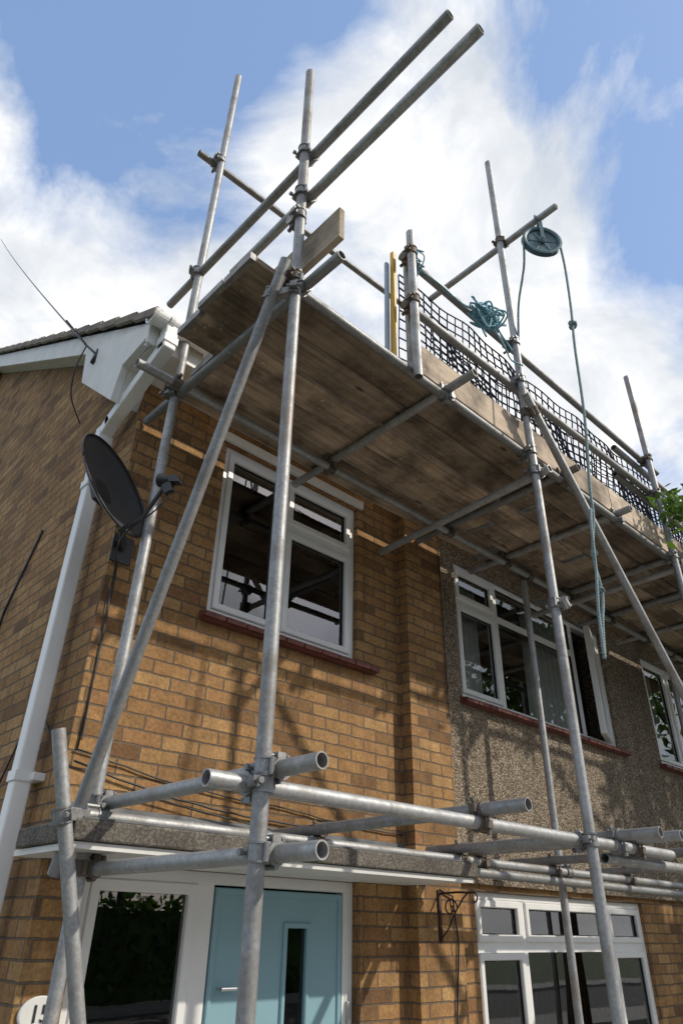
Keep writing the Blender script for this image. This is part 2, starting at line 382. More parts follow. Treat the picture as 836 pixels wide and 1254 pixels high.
def sag(p,q,s,n=14,jit=.004):
    p=Vector(p);q=Vector(q); return [p.lerp(q,i/n)+Vector((0,random.uniform(-1,0)*jit,-4*s*(i/n)*(1-i/n)+random.uniform(-1,1)*jit)) for i in range(n+1)]
m.path(sag((.03,-.012,2.56),(1.25,-.012,2.44),.03),.004); m.path(sag((1.25,-.012,2.44),(2.28,-.012,2.38),.01),.004)
m.path(sag((.03,-.02,2.50),(1.6,-.016,2.36),.05),.005); m.path(sag((.4,-.03,2.40),(2.2,-.03,2.25),.02),.004)
m.path([(.05,-.008,3.6),(.052,-.008,3.0),(.04,-.008,2.56)],.004)
m.path([(-.01,1.2,4.2),(-.01,1.55,3.7),(-.012,1.6,3.3)],.008)
m.path(sag((-.012,.5,2.9),(-.012,.05,2.6),.06),.006); m.path([(-.012,.6,3.0),(-.012,.62,2.7),(-.012,.9,2.3)],.005)
m.path([(2.50,-.11,2.08),(2.62,-.115,2.05),(2.66,-.112,1.8),(2.6,-.112,1.4),(2.62,-.112,.4)],.006)
m.path([(2.70,-.11,4.6),(2.705,-.112,3.2)],.004)
m.out('wall_cables',BLACK,H,smooth=True)

# ================================================================== NEIGHBOURING HOUSE
P=empty('pebbledash_house')
W2=(3.01,5.50,3.43,4.63); W3=(6.40,7.7,3.43,4.63); LW=(3.0,5.41,.95,2.10)
wall_x('upper_wall',2.73,12,2.16,5.0,-.02,[W2,W3],PEB,P)
wall_x('lower_wall',2.73,12,0,2.155,0,[LW],BRICK,P)
box('bell_cast_trim',2.73,12,-.035,-.004,2.14,2.165,PEB,P)
za,zb=4.245,4.305
c1,c2=3.63,4.93
window('upper_window',*W2,.015,[(3.06,c1-.03,zb,4.58,True),(3.06,c1-.03,3.48,za,True),(c1+.03,c2-.03,zb,4.58,False),(c1+.03,c2-.03,3.48,za,False)],P,
  mull=[(c1-.03,c1+.03,3.48,4.58),(c2-.03,c2+.03,3.48,4.58),(3.06,c1-.03,za,zb),(c1+.03,c2-.03,za,zb)])
oc=empty('open_casement',(5.45,.03,0)); oc.parent=P
m=MB(); ring(m,-.49,0,3.48,4.57,.05,-.01,.045); m.out('casement_frame',UPVC,oc)
mk('casement_glass',[(-.44,.015,3.53),(-.05,.015,3.53),(-.05,.015,4.52),(-.44,.015,4.52)],[(0,1,2,3)],GLASS,oc)
oc.rotation_euler=(0,0,math.radians(22))
sill('upper_window_sill',2.97,5.60,3.43,-.02,P); sill('far_window_sill',6.33,7.8,3.43,-.02,P)
window('far_window',*W3,.015,[(6.45,7.02,3.48,4.58,True),(7.08,7.65,3.48,4.58,True)],P,mull=[(7.02,7.08,3.48,4.58)])
c1,c2=3.60,4.80
window('ground_window',*LW,.035,[(3.05,c1-.03,1.80,2.05,True),(3.05,c1-.03,1.0,1.74,True),(c1+.03,c2-.03,1.80,2.05,True),(c1+.03,c2-.03,1.0,1.74,False),(c2+.03,5.36,1.80,2.05,True),(c2+.03,5.36,1.0,1.74,True)],P,
  mull=[(c1-.03,c1+.03,1.0,2.05),(c2-.03,c2+.03,1.0,2.05),(3.05,c1-.03,1.74,1.80),(c1+.03,c2-.03,1.74,1.80),(c2+.03,5.36,1.74,1.80)])
sill('ground_window_sill',2.95,5.46,.95,0,P)
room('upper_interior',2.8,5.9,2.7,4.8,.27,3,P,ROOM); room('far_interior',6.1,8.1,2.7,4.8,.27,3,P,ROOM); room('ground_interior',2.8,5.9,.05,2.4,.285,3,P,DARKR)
def curtain(name,x0,x1,z0,z1,y,amp=.022,wl=.09):
    v=[];f=[];n=int((x1-x0)/.012)
    for i in range(n+1):
        x=x0+(x1-x0)*i/n
        for z in(z0,z1): v.append((x,y+amp*math.sin(x*2*math.pi/wl+.6*math.sin(x*9))*(1 if z==z0 else .6),z))
    for i in range(n): f.append((2*i,2*i+2,2*i+3,2*i+1))
    return mk(name,v,f,CURT,P,smooth=True)
curtain('curtain_left',3.06,3.50,3.45,4.6,.145); curtain('curtain_mid',4.25,4.9,3.45,4.6,.15); curtain('far_curtain',6.44,6.95,3.45,4.6,.15); curtain('far_curtain_right',7.3,7.65,3.45,4.6,.15)
m=MB()
x=3.02
while x<5.4:
    a=math.radians(50+random.uniform(-6,6)); m.add([(x,.2,.9),(x+.085*math.cos(a),.2+.085*math.sin(a),.9),(x+.085*math.cos(a),.2+.085*math.sin(a),2.12),(x,.2,2.12)],[(0,1,2,3)]); x+=.075
m.out('vertical_blind',simple('blind_fabric',(.20,.215,.23),.9),P)

# ================================================================== PLAQUE
pl=empty('house_number_plaque'); n=32
v=[];f=[]
for y,s in((-.002,1),(-.012,1),(-.016,.93)):
    for i in range(n): t=2*math.pi*i/n; v.append((.105+.085*s*math.cos(t),y,1.545+.062*s*math.sin(t)))
for k in range(2):
    for i in range(n): f.append((k*n+i,k*n+(i+1)%n,(k+1)*n+(i+1)%n,(k+1)*n+i))
f.append(tuple(range(2*n,3*n)))
mk('plate',v,f,simple('ceramic_white',(.75,.75,.73),.25),pl,smooth=False)
tx=bpy.data.curves.new('number','FONT'); tx.body='15'; tx.size=.085; tx.extrude=.002; tx.align_x='CENTER'; tx.align_y='CENTER'; to=bpy.data.objects.new('number',tx); COL.objects.link(to); to.location=(.105,-.0185,1.545); to.rotation_euler=(math.radians(90),0,0); tx.materials.append(BLACK); to.parent=pl

# ================================================================== PLANT BRACKET
m=MB(); bx=2.5
m.box(bx-.012,bx+.012,-.112,-.1005,1.80,2.08)
m.path([(bx,-.106,2.06),(bx,-.25,2.065),(bx,-.38,2.06)],.006,8)
sc=[]
for i in range(26):
    t=i/25; a=t*2*math.pi*1.2; r=.055*(1-t*.75); sc.append((bx,-.19-r*math.cos(a),1.98+r*math.sin(a)))
m.path(sc,.005,6)
m.path([(bx,-.11,1.82),(bx,-.16,1.86),(bx,-.22,1.95),(bx,-.29,2.03),(bx,-.33,2.06)],.005,6)
m.path([(bx,-.38-.02*math.sin(a),2.035+.025*math.cos(a)) for a in np.linspace(0,4.2,10)],.005,6)
m.out('plant_bracket',IRON,None,smooth=True)

# ================================================================== SCAFFOLD
SC=empty('scaffolding'); R=.0265
def tube(name,p0,p1,r=R,mat=None,parent=SC,n=20):
    p0=Vector(p0);p1=Vector(p1);d=(p1-p0).normalized();a=d.orthogonal().normalized();b=d.cross(a);v=[];f=[]
    for p,rr in((p0,r),(p1,r),(p1,r-.0045),(p0,r-.0045)):
        for i in range(n): t=2*math.pi*i/n; v.append(p+(a*math.cos(t)+b*math.sin(t))*rr)
    for k in range(4):
        for i in range(n): f.append((k*n+i,k*n+(i+1)%n,((k+1)%4)*n+(i+1)%n,((k+1)%4)*n+i))
    o=mk(name,v,f,mat or STEEL,parent); autosmooth(o); return o
cn=[0]
def coupler(pa,da,pb,db,mat=None):
    pa=Vector(pa);da=Vector(da).normalized();pb=Vector(pb);db=Vector(db).normalized()
    m=MB(); off=(pb-pa); offn=off.normalized() if off.length>1e-4 else Vector((1,0,0))
    for p,d,sg in((pa,da,1),(pb,db,-1)):
        o=offn*sg; o=(o-d*o.dot(d)).normalized(); s=d.cross(o)
        m.cyl(p-d*.025,p+d*.025,R+.005,n=18)
        m.cyl(p-d*.029,p-d*.022,R+.009,n=18); m.cyl(p+d*.022,p+d*.029,R+.009,n=18)
        c=p-o*.004+s*(R+.014); m.obox(c,d*.016,s*.012,o*.016)
        m.cyl(c-o*.035,c+o*.035,.006,n=8); m.cyl(c-o*.040,c-o*.026,.011,n=6); 
        c=p-s*(R+.010); m.cyl(c-d*.026,c+d*.026,.009,n=8)
    m.obox((pa+pb)/2,da*.020,offn*(off.length/2-.008 if off.length>.03 else .01),da.cross(offn)*.020)
    cn[0]+=1
    o=m.out('coupler_%d'%cn[0],mat or random.choice([ZINC,ZINC,RUST]),SC); autosmooth(o,35); return o
yo=-1.476; yi=-.37; q=.056; X=Vector((1,0,0));Y=Vector((0,1,0));Zv=Vector((0,0,1))
def std(name,x,y,x1,z1,z0=.02): tube(name,(x,y,z0),(x1,y,z1))
std('standard_outer_end',.027,yo,.0,6.36)
std('standard_inner_end',-.03,yi,.08,8.0)
std('standard_outer_mid',1.975,yo,2.0,7.64)
std('standard_inner_mid',3.50,yi,3.54,4.62)
std('standard_outer_far',4.09,yo,4.0,6.42)
std('standard_inner_far',6.3,yi,6.3,4.62); std('standard_outer_last',6.4,yo,6.4,6.4)
for x in (.027,-.03,1.975,3.5,4.09,6.3,6.4):
    y=yi if x in(-.03,3.5,6.3) else yo
    box('base_plate',x-.075,x+.075,y-.075,y+.075,.006,.02,ZINC,SC)
zl=4.515; zt=4.572
tube('deck_ledger_outer',(.06,yo+q,zl+.01),(7.6,yo+q,zl))
tube('deck_ledger_inner',(-.25,yi-q,zl),(7.6,yi-q,zl))
for i,(x,a,b) in enumerate([(1.2,-1.64,-.03),(2.45,-1.56,-.05),(3.2,-1.55,-.05),(4.2,-1.6,-.06),(4.95,-1.55,-.08),(5.7,-1.5,-.1),(6.6,-1.55,-.1)]):
    tube('deck_transom_%d'%i,(x-.01,a,zt),(x+.01,b,zt))
    coupler((x,yi-q,zl),X,(x,yi-q,zt),Y,RUST); coupler((x,yo+q,zl),X,(x,yo+q,zt),Y)
tube('end_transom',(.06,-1.74,zl-.02),(.04,-.03,zl-.03)); coupler((.045,yi,zl-.03),Y,(.0,yi,zl-.03),Zv)
coupler((.06,yo,zl-.02),Y,(.01,yo,zl-.02),Zv)
tube('mid_transom_low',(2.03,-1.56,4.36),(2.1,-.02,4.36)); coupler((2.03,yo,4.36),Y,(1.98,yo,4.36),Zv)
tube('far_transom_low',(4.13,-1.6,4.44),(4.15,-.05,4.44))
for x,y,z,yy in((.0,yo,zl,yo+q),(1.985,yo,zl,yo+q),(4.03,yo,zl,yo+q),(-.0,yi,zl,yi-q),(3.54,yi,zl,yi-q),(6.3,yi,zl,yi-q)):
    coupler((x,y,z),Zv,(x,yy,z),X)
zo=2.238
tube('low_ledger_outer',(-.15,yo+q,zo),(2.95,yo+q,zo+.005)); tube('low_ledger_outer_b',(2.3,yo+2*q,zo-.05),(7.4,yo+2*q,zo-.03))
tube('low_ledger_inner',(-.12,yi-q,2.225),(6.0,yi-q,2.22)); tube('low_ledger_inner_b',(1.1,yi-q-.03,2.165),(6.4,yi-q-.03,2.15))
tube('low_end_transom_upper',(.075,-1.69,2.285),(.05,-.30,2.285)); tube('low_end_transom_lower',(.085,-1.69,2.044),(.05,-.30,2.044))
coupler((.025,yo,2.285),Zv,(.075,yo,2.285),Y,ZINC); coupler((.025,yo,2.044),Zv,(.075,yo,2.044),Y,ZINC)
coupler((.025,yo,2.238),Zv,(.025,yo+q,2.238),X,ZINC)
for z in(2.285,2.044): coupler((-.0,yi,z),Zv,(.05,yi,z),Y)
coupler((0,yi,2.225),Zv,(0,yi-q,2.225),X)
for i,(x,a,b) in enumerate([(1.2,-1.66,-.1),(2.34,-1.66,-.2),(2.53,-1.68,-.2),(3.35,-1.60,-.1),(4.4,-1.6,-.1)]):
    tube('low_transom_%d'%i,(x,a,zo+.053),(x-.04,b,zo+.045)); coupler((x,yo+q,zo),X,(x,yo+q,zo+.053),Y); coupler((x,yi-q,2.22),X,(x,yi-q,zo+.047),Y,RUST)
coupler((1.98,yo,zo),Zv,(1.98,yo+q,zo),X)
coupler((3.51,yi,2.22),Zv,(3.51,yi-q,2.22),X,ZINC); coupler((1.98,yo,3.45),Zv,(2.01,yo-.04,3.45),(1,0,-1),ZINC)
tube('end_brace',(-.075,-.30,2.02),(-.075,yo-.02,4.56)); coupler((-.0,yo,4.42),Zv,(-.075,yo+.08,4.40),(0,-.44,1)); coupler((-.02,yi,2.22),Zv,(-.075,yi-.05,2.22),(0,-.44,1),ZINC)
tube('facade_brace',(1.92,yo-q,4.92),(5.1,yo-q,1.25)); coupler((1.985,yo,4.82),Zv,(2.0,yo-q,4.82),(1,0,-1.13))
tube('short_raker',(-.285,-.56,2.5),(.49,-.52,.05)); coupler((-.2,-.56,2.20),(.3,0,-1),(-.05,-.47,2.22),(1,0,0),ZINC)
tube('end_guard_rail_top',(.05,0.0,5.53),(.055,-2.46,5.545)); tube('end_guard_rail_mid',(.05,-.80,5.165),(.05,-2.6,5.175))
coupler((.0,yo,5.54),Zv,(.053,yo,5.54),Y); coupler((.0,yo,5.17),Zv,(.053,yo,5.17),Y); coupler((.03,yi,5.53),Zv,(.05,yi+.03,5.53),Y)
coupler((.0,yo,4.98),Zv,(.0,yo+.04,4.98),X)
tube('inner_guard_rail',(-.1,yi+q,6.78),(2.25,yi+q,6.90)); coupler((.05,yi,6.79),Zv,(.05,yi+q,6.79),X)
tube('guard_rail_top',(.90,yo+q,5.48),(4.3,yo+q,5.48)); tube('guard_rail_top_b',(3.6,yo+2*q,5.44),(7.6,yo+2*q,5.42))
tube('guard_rail_mid',(.88,yo+q,5.05),(4.2,yo+q,5.15)); tube('guard_rail_mid_b',(3.5,yo+2*q,5.12),(7.6,yo+2*q,5.1))
tube('guard_post',(.885,yo,4.45),(.88,yo,5.66)); tube('guard_post_b',(.955,yo+.10,4.6),(.955,yo+.10,5.58))
for z in(5.48,5.05): coupler((.885,yo,z),Zv,(.89,yo+q,z),X); 
for z in(5.48,5.12): coupler((1.99,yo,z),Zv,(1.99,yo+q,z),X); coupler((4.02,yo,z),Zv,(4.02,yo+q,z),X)
tube('pulley_arm',(2.05,-.7,6.58),(2.05,-1.96,6.60)); coupler((2.0,yo,6.59),Zv,(2.05,yo,6.59),Y)
tube('inner_rail_upper',(.93,-.5,5.5),(6.5,-.5,5.5))
bn=0
def board(x0,x1,y0,y1,z,mat=WOODX,th=.038):
    global bn; bn+=1
    nx=10; w=random.uniform(-.005,.005); wz=random.uniform(0,.004); tilt=random.uniform(-.005,.005)
    v=[];f=[]
    for i in range(nx+1):
        t=i/nx; x=x0+(x1-x0)*t; oy=w*math.sin(t*math.pi); oz=wz*math.sin(t*math.pi*2)
        v+=[(x,y0+oy,z+oz),(x,y1+oy,z+oz+tilt),(x,y1+oy,z+th+oz+tilt),(x,y0+oy,z+th+oz)]
    for i in range(nx):
        for k in range(4): a=i*4+k;b=i*4+(k+1)%4; f.append((a,b,b+4,a+4))
    f.append((3,2,1,0)); f.append(tuple(nx*4+k for k in range(4)))
    mk('deck_board_%d'%bn,v,f,mat,SC,bevel=.004)
    for xe in(x0,x1):
        s=1 if xe==x0 else -1
        a,b=sorted((xe-s*.0015,xe+s*.03)); m2=MB(); m2.box(a,b,y0-.0015,y1+.0015,z-.0025,z+th+.0025); m2.out('board_end_band_%d_%d'%(bn,s),ZINC,SC)
zb0=zt+R+.003
ys=yo+.115
for r in range(5):
    y0=ys+r*.2315; y1=y0+random.uniform(.216,.223)
    x0=-.19+random.uniform(-.03,.03)
    if r>=3: x0=.07+.03*(r-3)
    x=x0; L=random.uniform(2.0,3.9)
    while x<7.6:
        xe=min(x+L,7.8); board(x,xe,y0,y1,zb0+random.uniform(0,.007)); x=xe+.008; L=random.choice([3.9,2.4])
def vboard(name,p0,p1,h,th,mat):
    p0=Vector(p0);p1=Vector(p1);d=(p1-p0);L=d.length/2;d.normalize();s=Vector((-d.y,d.x,0))
    m=MB(); m.obox((p0+p1)/2+Zv*h/2,d*L,s*th/2,Zv*h/2); return m.out(name,mat,SC,bevel=.004)
vboard('toe_board',(.94,yo+.088,4.603),(3.2,yo+.088,4.606),.225,.036,TOE)
vboard('toe_board_b',(3.21,yo+.088,4.61),(7.6,yo+.088,4.605),.225,.036,TOE)
vboard('toe_board_c',(1.95,yo+.128,4.66),(5.2,yo+.128,4.66),.225,.036,TOE)
vboard('end_toe_board',(.10,-1.69,4.70),(.09,-.55,4.66),.22,.036,TOEY)
# ================================================================== NETTING
def netting(name,x0,x1,z0,z1,y,cell,seed,amp):
    nx=int((x1-x0)/cell);nz=int((z1-z0)/cell);v=[];f=[];r=np.random.default_rng(seed);ph=r.uniform(0,6,6)
    for i in range(nx+1):
        for j in range(nz+1):
            x=x0+i*cell;z=z0+j*cell; t=j/nz
            dx=.025*math.sin(x*3.1+ph[0]+z*4)+.016*math.sin(x*9+ph[1]); dz=(.035*math.sin(x*2.3+ph[2])+.02*math.sin(x*7+ph[3]))*(1.2-t)
            v.append((x+dx,y+amp*math.sin(x*5+ph[4]+z*6)+amp*.6*math.sin(x*13+ph[5]),z+dz))
    for i in range(nx):
        for j in range(nz): a=i*(nz+1)+j; f.append((a,a+nz+1,a+nz+2,a+1))
    o=mk(name,v,f,NET,None); w=o.modifiers.new('w','WIREFRAME'); w.thickness=.012; w.use_even_offset=False; w.use_replace=True
    return o
netting('safety_netting',.96,7.5,4.74,5.50,yo+.165,.075,3,.015)
netting('safety_netting',1.3,7.4,4.78,5.42,yo+.23,.075,9,.025)
# ================================================================== ROPES & PULLEY
def twist(m,pts,r=.011,pitch=.055,n=5):
    pts=[Vector(p) for p in pts]
    cum=[0]
    for a,b in zip(pts[:-1],pts[1:]): cum.append(cum[-1]+(b-a).length)
    L=cum[-1]; st=pitch/7; K=int(L/st); res=[];j=0
    for i in range(K+1):
        s=min(i*st,L-1e-6)
        while cum[j+1]<s: j+=1
        t=(s-cum[j])/(cum[j+1]-cum[j]); res.append((s,pts[j].lerp(pts[j+1],t)))
    for k in range(3):
        a=None;out=[]
        for i,(s,p) in enumerate(res):
            d=(res[min(i+1,K)][1]-res[max(i-1,0)][1]).normalized()
            if a is None: a=d.orthogonal().normalized()
            a=(a-d*a.dot(d)).normalized();b=d.cross(a);t=2*math.pi*(s/pitch+k/3)
            out.append(p+(a*math.cos(t)+b*math.sin(t))*r*.55)
        m.path(out,r*.58,n)
def catm(P,n=10):
    P=[Vector(p) for p in P]; P=[P[0]*2-P[1]]+P+[P[-1]*2-P[-2]]; o=[]
    for i in range(1,len(P)-2):
        for k in range(n):
            t=k/n; a,b,c,d=P[i-1:i+3]
            o.append(.5*((2*b)+(c-a)*t+(2*a-5*b+4*c-d)*t*t+(3*b-a-3*c+d)*t**3))
    o.append(P[-2]); return o
PX,PY,PZ=2.05,-1.79,6.34; WS=1.15
pw=empty('gin_wheel_pulley')
m=MB(); n=40; prof=[(.118,-.024),(.132,-.020),(.114,-.005),(.114,.005),(.132,.020),(.118,.024),(.105,.016),(.105,-.016)]
v=[];f=[]
wd=Vector((.78,-.62,0)).normalized(); wu=Vector((0,0,1)); ws=wd.cross(wu)
for i in range(n):
    t=2*math.pi*i/n
    for r,o in prof: v.append(Vector((PX,PY,PZ))+ (wd*math.cos(t)+wu*math.sin(t))*r*WS+ws*o)
K=len(prof)
for i in range(n):
    for k in range(K): f.append((i*K+k,i*K+(k+1)%K,((i+1)%n)*K+(k+1)%K,((i+1)%n)*K+k))
m.add(v,f)
c=Vector((PX,PY,PZ)); m.cyl(c-ws*.022,c+ws*.022,.03,n=16)
for i in range(6):
    t=2*math.pi*i/6; d=wd*math.cos(t)+wu*math.sin(t); m.cyl(c+d*.02,c+d*.122,.010,.008,n=8)
m.cyl(c-ws*.003,c+ws*.003,.122,n=36)
autosmooth(m.out('wheel',WHEEL,pw))
m=MB()
for sgn in(-1,1): m.obox(c+ws*.035*sgn+wu*.08,wd*.014,ws*.003,wu*.105)
m.obox(c+wu*.185,wd*.014,ws*.038,wu*.006); m.cyl(c-ws*.045,c+ws*.045,.01,n=10)
m.path([c+wu*.185,c+wu*.21,c+wu*.225],.008,8)
m.path([c+wu*.262+Vector((math.cos(a)*.036,0,math.sin(a)*.036)) for a in np.linspace(0,2*math.pi,18)],.007,8); autosmooth(m.out('hanger',WHEEL,pw))
m=MB()
wr=.139
e1=c+wd*wr; e2=c-wd*wr
arc=[c+(wd*math.cos(t)+wu*math.sin(t))*wr for t in np.linspace(math.pi,0,14)]
left=catm([e2,(1.96,-1.66,6.1),(1.98,-1.56,5.8),(2.0,yo-.03,5.52)],8)
right=catm([e1,(2.15,-1.88,6.05),(2.10,-1.88,5.6),(2.05,-1.87,5.2),(2.0,-1.86,4.6),(1.95,-1.83,4.1),(1.93,-1.82,3.85),(1.88,-1.80,3.6),(1.90,-1.80,3.38),(1.84,-1.80,3.2),(1.79,-1.80,3.0)],10)
path=list(reversed(left))[:-1]+arc+right[1:]
twist(m,path,.0088,.048)
kn=[Vector((2.08,-1.875,5.42))+Vector((.021*math.cos(a),.021*math.sin(a),.020*math.sin(a*.63))) for a in np.linspace(0,13,60)]
twist(m,kn,.008)
for z in(3.40,3.62):
    kn=[Vector((1.895,-1.80,z))+Vector((.014*math.cos(a),.014*math.sin(a),.010*math.sin(a*.6))) for a in np.linspace(0,10,40)]; twist(m,kn,.007)
twist(m,catm([(1.92,-1.82,3.9),(1.86,-1.83,3.75),(1.84,-1.82,3.5),(1.80,-1.81,3.25),(1.79,-1.80,3.02)],10),.008)
m.out('rope',ROPE,None,smooth=True)
m=MB(); P0=[]
for i in range(70): P0.append((1.62+random.gauss(0,.09),yo-.02+random.gauss(0,.035),5.44+random.gauss(0,.055)))
m.path(catm(P0,6),.007,5)
P0=[(.97+random.gauss(0,.03),yo+.03+random.gauss(0,.03),5.50+random.gauss(0,.04)) for i in range(18)]; m.path(catm(P0,6),.0045,5)
m.path(catm([(1.55,yo+.02,5.48),(1.35,yo+.0,5.40),(1.2,yo+.03,5.46),(1.0,yo+.02,5.42)],8),.006,5)
m.path(catm([(1.68,yo+.0,5.46),(1.8,yo-.02,5.30),(1.9,yo+.0,5.25),(1.98,yo-.04,5.22)],8),.006,5)
m.out('tangled_rope',ROPEB,None,smooth=True)
m=MB(); m.obox((.835,yo+.12,5.08),Vector((.016,0,0)),Vector((0,.012,0)),Vector((.010,0,.46))); m.out('yellow_spirit_level',YEL,None,bevel=.003)
m=MB(); m.obox((.80,yo+.14,5.05),Vector((.014,0,0)),Vector((0,.010,0)),Vector((.006,0,.38))); m.out('pale_blue_batten',BLUE,None,bevel=.003)

# ================================================================== SATELLITE DISH
sd=empty('satellite_dish')
def dish():
    c=Vector((-.17,-.30,3.80)); nrm=Vector((.44,-.80,.36)).normalized(); up=(Vector((0,0,1))-nrm*nrm.z).normalized(); sx=nrm.cross(up).normalized()
    a,b,dp=.27,.31,.075; v=[];f=[];nr=10;nt=48
    for off in(0,-.006):
        for i in range(nr+1):
            r=i/nr
            for k in range(nt):
                t=2*math.pi*k/nt; v.append(c+sx*(a*r*math.cos(t))+up*(b*r*math.sin(t))+nrm*(dp*r*r-dp+off))
    M=(nr+1)*nt
    for i in range(nr):
        for k in range(nt):
            q0=(i*nt+k,i*nt+(k+1)%nt,(i+1)*nt+(k+1)%nt,(i+1)*nt+k); f.append(q0); f.append(tuple(x+M for x in reversed(q0)))
    for k in range(nt): f.append((nr*nt+k,nr*nt+(k+1)%nt,M+nr*nt+(k+1)%nt,M+nr*nt+k))
    dm=N('dish_mesh'); vo=dm.n('ShaderNodeTexVoronoi'); vo.inputs['Scale'].default_value=160; dm.l(dm.geo(),vo.inputs['Vector'])
    dm.set(dm.ramp(vo.outputs['Distance'],[(.25,(.012,.012,.014)),(.45,(.06,.063,.07))]),.38)
    mk('reflector',v,f,dm.m,sd,smooth=True)
    m=MB(); rim=[c+sx*(a*math.cos(t))+up*(b*math.sin(t)) for t in np.linspace(0,2*math.pi,49)]; m.path(rim,.006,6); m.out('rim',BLACK,sd,smooth=True)
    lnb=c+nrm*.28-up*.14; foot=c-up*.29
    m=MB(); m.path([foot-nrm*.03,foot+nrm*.1,lnb-nrm*.03-up*.03],.011,8)
    dd=(c+up*.03-lnb).normalized(); m.cyl(lnb+dd*.05,lnb+dd*.03,.036,.034,n=18); m.cyl(lnb+dd*.03,lnb-dd*.02,.030,.022,n=18); m.obox(lnb-dd*.04,dd*.03,sx*.022,up*.022)
    m.cyl(lnb-up*.03,lnb-up*.08,.009,n=8); m.obox(lnb-up*.05-nrm*.01,nrm*.025,sx*.016,up*.03)
    autosmooth(m.out('feed_arm',BLACK,sd))
    m=MB(); bk=c-nrm*.09
    m.obox(bk,sx*.06,up*.07,nrm*.02); m.cyl(bk,(-.02,-.12,3.72),.018,n=12); m.cyl((-.02,-.12,3.72),(.06,-.02,3.62),.018,n=12); m.box(.0,.12,-.012,-.001,3.54,3.70)
    m.path(catm([lnb-up*.08,lnb-up*.14-nrm*.1,foot+Vector((.02,.05,-.03)),(.02,-.06,3.45),(.045,-.012,3.2),(.05,-.01,2.6)],8),.004,6)
    autosmooth(m.out('bracket',BLACK,sd))
dish()
# ================================================================== OVERHEAD CABLE
m=MB(); A=Vector((-.25,.55,5.33)); B=Vector((.19,12.0,17.6)); m.path([A.lerp(B,i/30)+Vector((0,0,-.3*(i/30)*(1-i/30))) for i in range(31)],.007,6)
for i in range(26):
    t=.005+i*.0028; c=A.lerp(B,t); d=(B-A).normalized(); 
    if i%2==0: m.cyl(c-d*.012,c+d*.012,.0095,n=8)
m.path([A,(-.2,.5,5.26),(-.17,.48,5.2)],.008,6); m.cyl((-.195,.5,5.17),(-.175,.5,5.30),.018,n=10)
m.path(catm([A,(-.26,.62,5.15),(-.2,.75,5.02),(-.05,.9,4.95)],6),.005,6)
m.out('overhead_cable',BLACK,None,smooth=True)

# ================================================================== TREES
BARK=simple('bark',(.13,.10,.075),.9,0,.3,14,.8,30)
def leafmat():
    m=N('leaves'); oi=m.n('ShaderNodeNewGeometry'); 
    col=m.ramp(oi.outputs['Random Per Island'],[(0,(.025,.05,.012)),(.5,(.05,.10,.02)),(1,(.10,.15,.035))]); m.set(col,.5)
    tl=m.n('ShaderNodeBsdfTranslucent'); m.l(m.mix(1,col,(1.6,1.9,.7),'MULTIPLY'),tl.inputs[0]); mx=m.n('ShaderNodeMixShader'); mx.inputs[0].default_value=.35
    m.l(m.b.outputs[0],mx.inputs[1]); m.l(tl.outputs[0],mx.inputs[2]); m.l(mx.outputs[0],m.o.inputs[0]); return m.m
LEAF=leafmat()
def leaves(name,centers,parent,size=.09):
    n=len(centers); c=np.array(centers); a=rng.normal(size=(n,3)); a/=np.linalg.norm(a,axis=1)[:,None]; t=rng.normal(size=(n,3)); b=np.cross(a,t); b/=np.linalg.norm(b,axis=1)[:,None]
    s=(size*rng.uniform(.6,1.3,n))[:,None]; V=np.stack([c-a*s,c+b*s*.45,c+a*s,c-b*s*.45],1).reshape(-1,3)
    me=bpy.data.meshes.new(name); me.from_pydata(V.tolist(),[],[(4*i,4*i+1,4*i+2,4*i+3) for i in range(n)]); me.materials.append(LEAF)
    o=bpy.data.objects.new(name,me); COL.objects.link(o); o.parent=parent; return o
def tree(loc,h,cr,nl,size=.10):
    T=empty('tree',loc); m=MB(); top=h-cr; C=[]
    m.path([(0,0,0),(.05,.03,top*.5),(0,.08,top),(.1,0,top+cr*.6)],[.17,.13,.10,.03],10)
    for i in range(16):
        t=random.uniform(0,2*math.pi); e=random.uniform(-.3,1.2); rr=cr*random.uniform(.55,.95)
        p=Vector((math.cos(t)*math.cos(e)*rr,math.sin(t)*math.cos(e)*rr,top+.2+math.sin(e)*rr*.9)); s=Vector((0,.05,random.uniform(.6,1)*top))
        m.path([s,s.lerp(p,.5)+Vector((0,0,.15)),p],[.06,.035,.012],6); C.append(p)
        for k in range(3):
            q2=p+Vector((random.gauss(0,.35),random.gauss(0,.35),random.gauss(0,.3)))*cr*.5; m.path([s.lerp(p,.6),q2],[.02,.006],5); C.append(q2)
    m.out('trunk_and_limbs',BARK,T,smooth=True)
    ids=rng.integers(0,len(C),nl); cc=np.array([tuple(x) for x in C])[ids]+rng.normal(0,cr*.15,(nl,3))
    leaves('foliage',cc,T,size); return T
tree((8.6,-2.6,0),6.2,1.7,5000,.09)
for x,y,h in((-7,-17.5,8),(-1.5,-18,9.5),(4,-17.5,8.5),(10,-18,9),(16,-17.5,8)): tree((x,y,0),h,3.0,5000,.2)
HG=empty('added_hedge'); n=14000; cc=np.stack([rng.uniform(-16,22,n),-17.3+rng.uniform(-.5,.5,n),rng.uniform(.05,2.6,n)+.15*np.sin(rng.uniform(0,6,n))],1); leaves('added_hedge_leaves',cc,HG,.16)  # unseen hedge, added so the door side panel reflects something dark
box('added_hedge_core',-16,22,-17.6,-17.0,.1,2.3,LEAF,HG)
B=empty('tree_branch'); m=MB(); bp=catm([(8.3,-2.6,4.4),(6.3,-2.2,4.8),(5.0,-1.75,4.95),(4.1,-1.62,4.9),(3.86,-1.63,4.78)],6); m.path(bp,[.03*(1-i/len(bp))+.004 for i in range(len(bp))],6); m.out('branch_wood',BARK,B,smooth=True)
cc=[]
